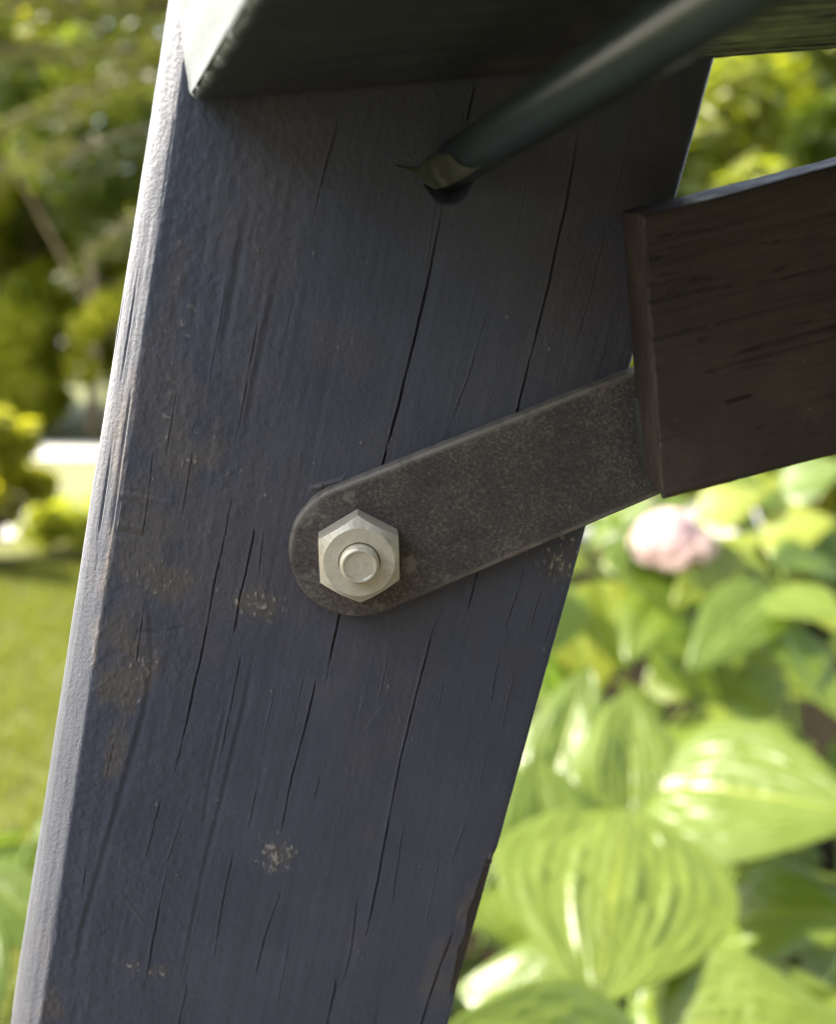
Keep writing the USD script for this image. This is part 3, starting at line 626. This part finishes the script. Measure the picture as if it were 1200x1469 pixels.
# ------------------------------------------------------------------ leaves
def leaf(base, tip, up, width, nv=7, droop=0.12, cup=0.15, ripple=1.0, cord=0.12, point=1.0, nt=36, seed=0, side=0.0, shape=0.66, rnd=0.75):
    """ribbed leaf: returns (v, f, vein mask). base to tip along the midrib, up = face normal hint"""
    base, tip, up = (np.asarray(x, float) for x in (base, tip, up))
    L = np.linalg.norm(tip - base); ex = (tip - base) / L
    ey = unit(np.cross(up, ex)); ez = np.cross(ex, ey)
    nw = nv * 8 + 1
    t, w = np.meshgrid(np.linspace(0, 1, nt), np.linspace(-1, 1, nw), indexing='ij')
    f = np.sin(np.pi * np.clip(t, 0, 1) ** shape) ** rnd * (1 - 0.25 * t ** 3 * point)
    f = np.where(t > 0.86, f * (1 - 0.25 * point * ((t - 0.86) / 0.14) ** 1.5), f)
    hw = width / 2 * f
    x = L * (t - cord * np.abs(w) ** 1.6 * (1 - t) ** 2 * np.sin(np.pi * np.clip(t * 3, 0, 1) * 0.5 + 0.4))
    y = hw * w
    ph = np.abs(w) ** 0.9 * nv
    rib = np.abs(np.sin(np.pi * ph))                      # 0 on the veins, 1 between them
    idx_ = np.floor(ph) + 20 * (w > 0)
    puck = meshkit.fbm(np.stack([t * 12 + seed, w * nv * 0.9, t * 0 + seed], -1), 2, seed) - 0.5
    ladder = 0.5 + 0.5 * np.sin(2 * np.pi * (t * 15 + np.mod(idx_ * 0.618 + seed * .37, 1) + puck * 1.2))
    z = ripple * L * (1 - 0.75 * np.abs(w) ** 2.5) * (0.0150 * rib ** 0.8 * f * (0.3 + 0.7 * ladder) + 0.026 * puck * rib * f)
    z = z - droop * L * (t ** 2 * 1.1 - 0.25 * t) + cup * np.abs(y) - 0.9 * cup * (np.abs(w) ** 3) * hw * 0.9
    z = z + L * 0.035 * (meshkit.fbm(np.stack([t * 3 + seed * 1.7, w * 2.2, t * 0], -1), 2, seed + 3) - 0.5) * (0.4 + np.abs(w))
    z = z + side * y
    v = base + x[..., None] * ex + y[..., None] * ey + z[..., None] * ez
    vein = np.clip(np.exp(-(np.abs(w) * nv / 0.20) ** 2) * (1 - 0.5 * t) + 0.30 * np.exp(-(rib / 0.3) ** 2), 0, 1)
    return v.reshape(-1, 3), tris(grid_faces(nt, nw)), vein.ravel()

def px_leaf(pb, db, pt, dt, up, width, **k):
    return leaf(at(*pb, db), at(*pt, dt), up, width, **k)

def stalk(foot, end, r=0.004, bow=0.15):
    foot, end = np.asarray(foot, float), np.asarray(end, float)
    t = np.linspace(0, 1, 9)[:, None]
    mid = (foot + end) / 2 + np.array([0, 0, bow * np.linalg.norm(end - foot)])
    P_ = (1 - t) ** 2 * foot + 2 * t * (1 - t) * mid + t ** 2 * end
    return tube(P_, np.linspace(r * 1.3, r * 0.8, 9), 7)

def hosta(foot, leaves, label, group=None):
    t = thing('hosta_plant', foot, label, 'hosta', group)
    for i, L in enumerate(leaves):
        v, f, ve = L
        lf_ = part('leaf', (v, f), 'hosta_leaf', t, smooth=True, vars={'vein': ve})
        nt = 36; bp = v.reshape(nt, -1, 3)[0].mean(0)
        part('leaf_stalk', stalk(np.asarray(foot) + [rng.uniform(-.03, .03), rng.uniform(-.03, .03), 0], bp), 'stem_green', t, smooth=True)
    return t

def ring_leaves(foot, n, r0, r1, z0, z1, ln, wd, seed, a0=0, a1=2 * math.pi):
    rr = np.random.default_rng(seed); out = []
    for i in range(n):
        a = a0 + (a1 - a0) * (i + rr.uniform(-.35, .35)) / n; d = np.array([math.cos(a), math.sin(a), 0])
        r = rr.uniform(r0, r1); z = rr.uniform(z0, z1); L = ln * rr.uniform(.8, 1.15)
        b = np.asarray(foot) + d * r + [0, 0, z]
        tp = b + d * L * 0.95 + np.array([0, 0, -L * rr.uniform(.05, .4)])
        out.append(leaf(b, tp, [0, 0, 1], wd * L / ln * rr.uniform(.9, 1.1), droop=rr.uniform(.08, .22), cup=rr.uniform(.1, .3), seed=seed * 20 + i))
    return out

# front plant: the leaves that stand large in the picture
F1 = np.array([at(930, 1500, 0.78)[0], at(930, 1500, 0.78)[1] + 0.05, 0.0])
up_v = unit([0.0, -0.72, 0.70])
front = [px_leaf((856, 1440), 0.70, (900, 1136), 0.83, up_v + np.array([-.12, 0, 0]), 0.180, nv=7, droop=0.14, cup=-0.03, point=0.15, cord=0.0, ripple=1.35, seed=1, shape=1.3, rnd=0.56),
         px_leaf((905, 1190), 0.90, (905, 975), 1.0, unit([-.05, -.75, .6]), 0.105, droop=0.1, cup=.25, seed=2, nv=6),
         px_leaf((945, 1130), 0.92, (1235, 1140), 0.80, unit([.22, -.62, .70]), 0.165, droop=0.16, cup=.12, seed=3, nv=7),
         px_leaf((800, 1265), 0.86, (768, 1075), 0.92, unit([.05, -.8, .55]), 0.10, droop=0.12, cup=.2, seed=4, nv=6),
         px_leaf((790, 1130), 0.98, (845, 950), 1.06, unit([-.3, -.75, .55]), 0.085, droop=0.05, cup=.2, seed=5, nv=5),
         px_leaf((1030, 1330), 0.88, (1200, 1275), 0.80, unit([.1, -.45, .85]), 0.13, droop=0.3, cup=.2, seed=6, nv=6),
         px_leaf((960, 1480), 0.70, (1230, 1470), 0.66, unit([0, -.5, .85]), 0.115, droop=0.22, cup=.2, seed=7, nv=6),
         px_leaf((930, 1530), 0.62, (640, 1460), 0.58, unit([-.2, -.35, .9]), 0.10, droop=0.2, cup=.2, seed=8, nv=6),
         px_leaf((860, 1440), 0.80, (650, 1400), 0.84, unit([.1, -.6, .8]), 0.10, droop=0.2, cup=.2, seed=9, nv=6),
         px_leaf((920, 1440), 0.78, (990, 1400), 0.72, unit([.3, -.6, .6]), 0.09, droop=0.25, cup=.3, seed=10, nv=5),
         px_leaf((1080, 1500), 0.72, (1210, 1420), 0.72, unit([.0, -.6, .7]), 0.10, droop=0.2, cup=.2, seed=12, nv=5)]
for L_ in ring_leaves(F1 + np.array([.12, .15, 0]), 9, 0.04, 0.22, 0.14, 0.34, 0.17, 0.12, 35): front.append(L_)
hosta(F1, front, 'big bright green hosta with ribbed leaves in front of the hydrangea')
F2 = np.array([0.52, 1.15, 0.0])
hosta(F2, ring_leaves(F2, 22, 0.10, 0.24, 0.22, 0.42, 0.19, 0.13, 31), 'shaded hosta clump at the right edge behind the big front hosta')
F3 = np.array([-0.02, 1.15, 0.0])
hosta(F3, ring_leaves(F3, 18, 0.08, 0.2, 0.20, 0.36, 0.18, 0.12, 32), 'hosta clump behind the foot of the chair leg')
F4 = np.array([-0.50, 1.02, 0.0])
hosta(F4, ring_leaves(F4, 14, 0.06, 0.16, 0.22, 0.40, 0.19, 0.10, 33), 'pale green hosta at the left on the lawn edge')

# hydrangea
HF = np.array([0.62, 1.75, 0.0])
hyd = thing('hydrangea_bush', HF, 'hydrangea bush with one pink and white flower head behind the hostas', 'hydrangea')
hl = [((1112, 842), 1.32, (988, 952), 1.22, unit([-.2, -.7, .7]), .10), ((1090, 770), 1.45, (1200, 740), 1.4, unit([.1, -.6, .8]), .11), ((1010, 800), 1.45, (1120, 850), 1.35, unit([.1, -.6, .8]), .10),
      ((1110, 850), 1.3, (1215, 880), 1.22, unit([.1, -.6, .8]), .09), ((900, 760), 1.5, (990, 880), 1.38, unit([0, -.7, .7]), .12), ((860, 830), 1.5, (900, 960), 1.4, unit([0, -.75, .6]), .11),
      ((960, 850), 1.45, (900, 940), 1.35, unit([-.2, -.7, .7]), .10), ((1130, 900), 1.3, (1180, 990), 1.2, unit([.2, -.7, .6]), .09), ((1060, 930), 1.5, (1100, 1030), 1.42, unit([.2, -.8, .4]), .10),
      ((1000, 740), 1.6, (1100, 700), 1.55, unit([0, -.6, .8]), .11), ((1120, 700), 1.5, (1215, 660), 1.45, unit([0, -.6, .8]), .10), ((850, 760), 1.6, (930, 720), 1.5, unit([-.2, -.6, .8]), .10),
      ((1180, 960), 1.25, (1215, 1030), 1.18, unit([.1, -.7, .6]), .08), ((1190, 800), 1.4, (1110, 800), 1.33, unit([-.1, -.6, .8]), .09), ((830, 900), 1.6, (850, 1010), 1.5, unit([0, -.75, .6]), .11),
      ((1080, 840), 1.42, (1000, 860), 1.36, unit([-.1, -.7, .7]), .09)]
rr = np.random.default_rng(12)
for i in range(110):
    px, py, d = rr.uniform(650, 1330), rr.uniform(640, 1130), rr.uniform(1.4, 2.0)
    b = at(px, py, d); a = rr.uniform(0, 2 * math.pi)
    hl.append((b, None, b + np.array([math.cos(a), math.sin(a) - .4, rr.uniform(-.7, .2)]) * rr.uniform(.08, .13), None, unit([rr.uniform(-.4, .4), -.5, .8]), rr.uniform(.07, .10)))
for i, (pb, db, pt, dt, up, wd) in enumerate(hl):
    b, t_ = (at(*pb, db), at(*pt, dt)) if db else (pb, pt)
    v, f, ve = leaf(b, t_, up, wd, nv=4, droop=.12, cup=.12, cord=0.0, point=1.6, ripple=.6, nt=18, seed=100 + i)
    part('leaf', (v, f), 'hydrangea_leaf', hyd, smooth=True, vars={'vein': ve})
for i in range(9):
    e = at(rr.uniform(780, 1200), rr.uniform(720, 960), rr.uniform(1.45, 1.8))
    part('stem', stalk(HF + [rr.uniform(-.1, .1), rr.uniform(-.1, .1), 0], e, .006, .05), 'stem_green', hyd, smooth=True)
def flower(c, R, seed):
    r_ = np.random.default_rng(seed); ms = []
    for i in range(120):
        zc = 1 - 1.65 * (i + .5) / 120; a = i * 2.39996; s_ = math.sqrt(max(0, 1 - zc * zc))
        n_ = np.array([s_ * math.cos(a), s_ * math.sin(a), zc]); p = c + n_ * R * np.array([1, 1, .85]) * r_.uniform(.85, 1.05) * (0.75 + 0.6 * float(meshkit.noise(n_ * 1.6 + 7, 3)))
        t1 = unit(np.cross(n_, [.3, .2, 1.0])); t2 = np.cross(n_, t1); o = r_.uniform(0, 3)
        for k_ in range(4):
            th = o + k_ * math.pi / 2; u = math.cos(th) * t1 + math.sin(th) * t2; w_ = np.cross(n_, u); z = R * .27
            P_ = np.array([p, p + u * z * .45 + w_ * z * .42 + n_ * z * .1, p + u * z * .95 + n_ * z * .05, p + u * z * .45 - w_ * z * .42 + n_ * z * .1])
            ms.append((P_, np.array([[0, 1, 2], [0, 2, 3]])))
    return join(ms)
FC = at(962, 778, 1.42)
part('flower_head', flower(FC, 0.050, 4), 'petal', hyd, label='pink and white mophead flower')
part('stem', stalk(HF, FC, .005, .02), 'stem_green', hyd, smooth=True)

# ------------------------------------------------------------------ trees, shrubs
def leafy(centers, radii, n, size, seed, flat=0.5, sun_bias=0.0):
    r_ = np.random.default_rng(seed)
    k_ = r_.choice(len(centers), n, p=radii ** 2 / (radii ** 2).sum())
    d = r_.normal(size=(n, 3)); d /= np.linalg.norm(d, axis=1, keepdims=True)
    P_ = centers[k_] + d * (radii[k_] * r_.uniform(.35, 1.05, n) ** .6)[:, None]
    nrm = d * .6 + r_.normal(size=(n, 3)) * .6 + [0, 0, flat]; nrm /= np.linalg.norm(nrm, axis=1, keepdims=True)
    a = np.cross(nrm, r_.normal(size=(n, 3))); a /= np.linalg.norm(a, axis=1, keepdims=True); b = np.cross(nrm, a)
    s_ = (size * r_.uniform(.6, 1.3, n))[:, None]
    v = np.stack([P_ - a * s_, P_ + b * s_ * .42 + nrm * s_ * .15, P_ + a * s_, P_ - b * s_ * .42 + nrm * s_ * .15], 1).reshape(-1, 3)
    q_ = np.arange(n)[:, None] * 4
    return v, np.vstack([q_ + [0, 1, 2], q_ + [0, 2, 3]])
def clumps(c, rx, rz, n, seed, cr=(.18, .34)):
    r_ = np.random.default_rng(seed); d = r_.normal(size=(n, 3)); d /= np.linalg.norm(d, axis=1, keepdims=True)
    P_ = np.asarray(c) + d * np.array([rx, rx, rz]) * (r_.uniform(.25, 1, n) ** .5)[:, None]
    P_[:, 2] = np.maximum(P_[:, 2], 0.12)
    return P_, r_.uniform(*cr, n) * rx
def tree(name, label, x, y, h, rx, crown0, n, size, mat, seed, bark='bark', tr=.09, group=None, cat='tree', nc=26):
    t = thing(name, (x, y, 0), label, cat, group)
    r_ = np.random.default_rng(seed)
    c = np.array([x, y, (h + crown0) / 2]); C_, R_ = clumps(c, rx, (h - crown0) / 2, nc, seed)
    top = np.array([x + r_.uniform(-.2, .2), y, h * .82])
    tp = np.linspace(0, 1, 9)[:, None]; P_ = np.array([x, y, 0]) * (1 - tp) + top * tp + np.sin(tp * 5 + seed) * .04 * h * .2
    part('trunk', tube(P_, np.linspace(tr, tr * .3, 9), 9), bark, t, smooth=True)
    for i in range(min(7, nc)):
        s0 = P_[2 + i % 6]
        part('limb', stalk(s0, C_[i], tr * .28, .08), bark, t, smooth=True)
    part('crown', leafy(C_, R_, n, size, seed + 1), mat, t)
    return t
def shrub(name, label, x, y, h, rx, n, size, mat, seed, group=None):
    t = thing(name, (x, y, 0), label, 'shrub', group)
    C_, R_ = clumps([x, y, h * .5], rx, h * .5, int(16 + 20 * min(rx, 2.0)), seed, (.15, .28))
    for i in range(5): part('stem', stalk((x, y, 0), C_[i], .015, .05), 'bark', t, smooth=True)
    part('crown', leafy(C_, R_, n, size, seed + 1), mat, t)

# left side, beyond the road
tree('leafy_tree', 'leafy tree with a pale slim trunk left of the chair leg beyond the road', -3.9, 12.4, 6.5, 1.7, 1.5, 7000, .10, 'tree_leaf', 51, 'pale_bark', .075)
tree('leafy_tree', 'yellow green leafy tree at the left edge behind the road', -6.0, 13.5, 6.5, 2.0, 0.9, 9000, .11, 'shrub_leaf', 52)
tree('leafy_tree', 'tall leafy tree directly behind the chair leg', -1.0, 14.5, 7.5, 2.2, 1.2, 8000, .12, 'tree_leaf', 53)
tree('leafy_tree', 'dark leafy tree farthest back at the left', -5.0, 17.5, 8.5, 2.8, .8, 9000, .14, 'tree_leaf', 54)
tree('leafy_tree', 'tall leafy tree in the background right of the chair leg', 3.5, 13.5, 7.5, 2.6, .8, 9000, .13, 'shrub_leaf', 55)
tree('leafy_tree', 'leafy tree at the right edge far behind the hydrangea', 7.5, 15, 8, 3, .8, 9000, .14, 'tree_leaf', 56)
tree('leafy_tree', 'leafy tree far left outside the road bend', -9.5, 15.5, 8, 2.8, .8, 7000, .14, 'tree_leaf', 57)
for i, (x, y, h, rx) in enumerate([(-9, 20, 9, 3.4), (-2.5, 21, 9.5, 3.4), (3, 22, 9.5, 3.6), (8.5, 22, 9.5, 3.6), (-14, 22, 9.5, 3.6), (14, 22, 9.5, 3.6)]):
    tree('background_tree', None, x, y, h, rx, .3, 8000, .2, 'tree_leaf', 70 + i, group='row of trees closing the background')
for p in stage.GetPrimAtPath('/World').GetChildren():
    if p.GetName().startswith('background_tree'):
        tag(p, 'blurred green tree in the dense row that closes the background', 'tree', 'row of trees closing the background')
shrub('dark_shrub', 'dark green shrub on the left edge in front of the pale path', -1.92, 4.45, .72, .34, 3500, .05, 'tree_leaf', 81)
shrub('bright_shrub', 'low yellow green shrub between the mulch and the pale path', -1.45, 4.88, .10, .42, 3500, .025, 'shrub_leaf', 82)
shrub('roadside_shrub', 'sunny yellow shrub under the pale slim trunk beyond the road', -4.9, 11.9, 1.6, 1.0, 5000, .07, 'shrub_leaf', 83)
shrub('roadside_shrub', 'olive shrub beside the chair leg beyond the road', -3.0, 11.9, 1.9, .8, 4000, .07, 'shrub_leaf', 84)
shrub('roadside_shrub', 'tall yellow green shrub between the two leafy trees beyond the road', -5.0, 13.2, 4.2, 1.5, 14000, .09, 'shrub_leaf', 88)
shrub('roadside_shrub', 'tall olive shrub at the back behind the pale slim trunk', -2.9, 14.0, 4.2, 1.6, 12000, .09, 'shrub_leaf', 89)
shrub('roadside_shrub', 'broad leafy shrub at the left edge farthest behind the road', -7.2, 15.5, 5.0, 2.2, 14000, .11, 'shrub_leaf', 90)
shrub('tall_shrub', 'tall sunny shrub behind the armrest at the upper right', 1.35, 3.6, 2.2, .7, 7000, .06, 'bright_shrub_leaf', 85)
shrub('tall_shrub', 'tall olive shrub behind the hydrangea at the right edge', 2.3, 4.4, 2.6, .9, 8000, .07, 'bright_shrub_leaf', 86)
shrub('tall_shrub', 'leafy shrub hidden mostly behind the chair leg', .35, 4.1, 1.9, .7, 6000, .06, 'bright_shrub_leaf', 87)

for i, (x, y, h, rx) in enumerate([(1.15, -0.25, 2.0, .62), (1.0, -1.2, 2.2, .7), (0.35, -1.9, 2.3, .7), (-0.45, -2.3, 2.3, .75)]):  # unseen hedge plants, added to shade the upper right of the leg
    shrub('garden_hedge', ['unseen dense dark hedge plant added for shade at the right of the chair, nearest the hostas', 'unseen dense dark hedge plant added for shade in the middle of the hedge behind the viewer', 'unseen dense dark hedge plant added for shade behind the viewer, third along the hedge', 'unseen dense dark hedge plant added for shade at the far left end of the hedge behind the viewer'][i], x, y, h, rx, 14000, .055, 'conifer_needle', 95 + i)
for k_ in range(9):  # unseen trees, added to block low side light from the leg
    az = math.radians(-97 - 21 * k_)
    t_ = tree('garden_tree', 'unseen tall dark green tree added for shade beside and behind the viewer', 14 * math.sin(az), 14 * math.cos(az), 7.6, 3.0, .3, 6000, .26, 'conifer_needle', 130 + k_, group='ring of unseen trees added to shade the chair leg')
# conifer whose boughs hang into the upper left corner
def conifer(x, y, label, seed):
    t = thing('conifer_tree', (x, y, 0), label, 'conifer')
    r_ = np.random.default_rng(seed)
    part('trunk', tube([(x, y, 0), (x + .03, y, 2), (x, y, 5)], [.16, .12, .04], 10), 'bark', t, smooth=True)
    for i in range(44):
        z0 = 1.75 + 3.0 * (i / 44); a = i * 2.4 + r_.uniform(-.3, .3); L = (2.45 - .40 * (z0 - 1.7)) * r_.uniform(.8, 1.1)
        d = np.array([math.cos(a), math.sin(a), 0]); tt = np.linspace(0, 1, 10)[:, None]
        P_ = np.array([x, y, z0]) + d * L * tt + np.array([0, 0, 1]) * (.12 * tt - .42 * tt ** 2) * L * .6
        part('bough', tube(P_, np.linspace(.028, .006, 10), 6), 'bark', t, smooth=True)
        n = 420; s_ = r_.uniform(.12, 1, n); o = np.stack([np.interp(s_, tt[:, 0], P_[:, j]) for j in range(3)], 1)
        sd = np.cross(d, [0, 0, 1]); o2 = o + sd * (r_.normal(size=n) * .16 * (1.1 - s_))[:, None] + np.array([0, 0, -1]) * np.abs(r_.normal(size=n) * .05)[:, None]
        nm_ = r_.normal(size=(n, 3)) * .5 + [0, 0, 1]; nm_ /= np.linalg.norm(nm_, axis=1, keepdims=True)
        aa = d + sd * np.sign(r_.normal(size=n))[:, None] * .9 + r_.normal(size=(n, 3)) * .3; aa /= np.linalg.norm(aa, axis=1, keepdims=True); bb_ = np.cross(nm_, aa)
        z = (.055 * r_.uniform(.7, 1.3, n))[:, None]
        v = np.stack([o2 - aa * z, o2 + bb_ * z * .28, o2 + aa * z, o2 - bb_ * z * .28], 1).reshape(-1, 3); q_ = np.arange(n)[:, None] * 4
        part('needles', (v, np.vstack([q_ + [0, 1, 2], q_ + [0, 2, 3]])), 'conifer_needle', t)
conifer(-0.75, 5.6, 'dark conifer with drooping boughs at the upper left', 91)

# ------------------------------------------------------------------ grass
def grass(n, seed):
    r_ = np.random.default_rng(seed)
    y = 0.9 + (4.4 - .9) * r_.uniform(0, 1, n) ** .8; x = r_.uniform(-3.0, 0.6, n)
    keep = ~((x > -.25) & (y < 3.35)); x, y = x[keep], y[keep]; n = len(x)
    h = r_.uniform(.02, .045, n); a = r_.uniform(0, 6.28, n); ln = r_.normal(size=(n, 2)) * .012
    w = .0022
    b0 = np.stack([x - np.cos(a) * w, y - np.sin(a) * w, np.full(n, .0)], 1); b1 = np.stack([x + np.cos(a) * w, y + np.sin(a) * w, np.full(n, .0)], 1)
    tp = np.stack([x + ln[:, 0], y + ln[:, 1], h], 1)
    v = np.stack([b0, b1, tp], 1).reshape(-1, 3)
    return v, np.arange(n * 3).reshape(-1, 3)
g = part('grass', grass(90000, 5), 'grass_blade')
tag(g['prim'], 'short green grass of the lawn left of the chair leg', 'grass', None, 'stuff')
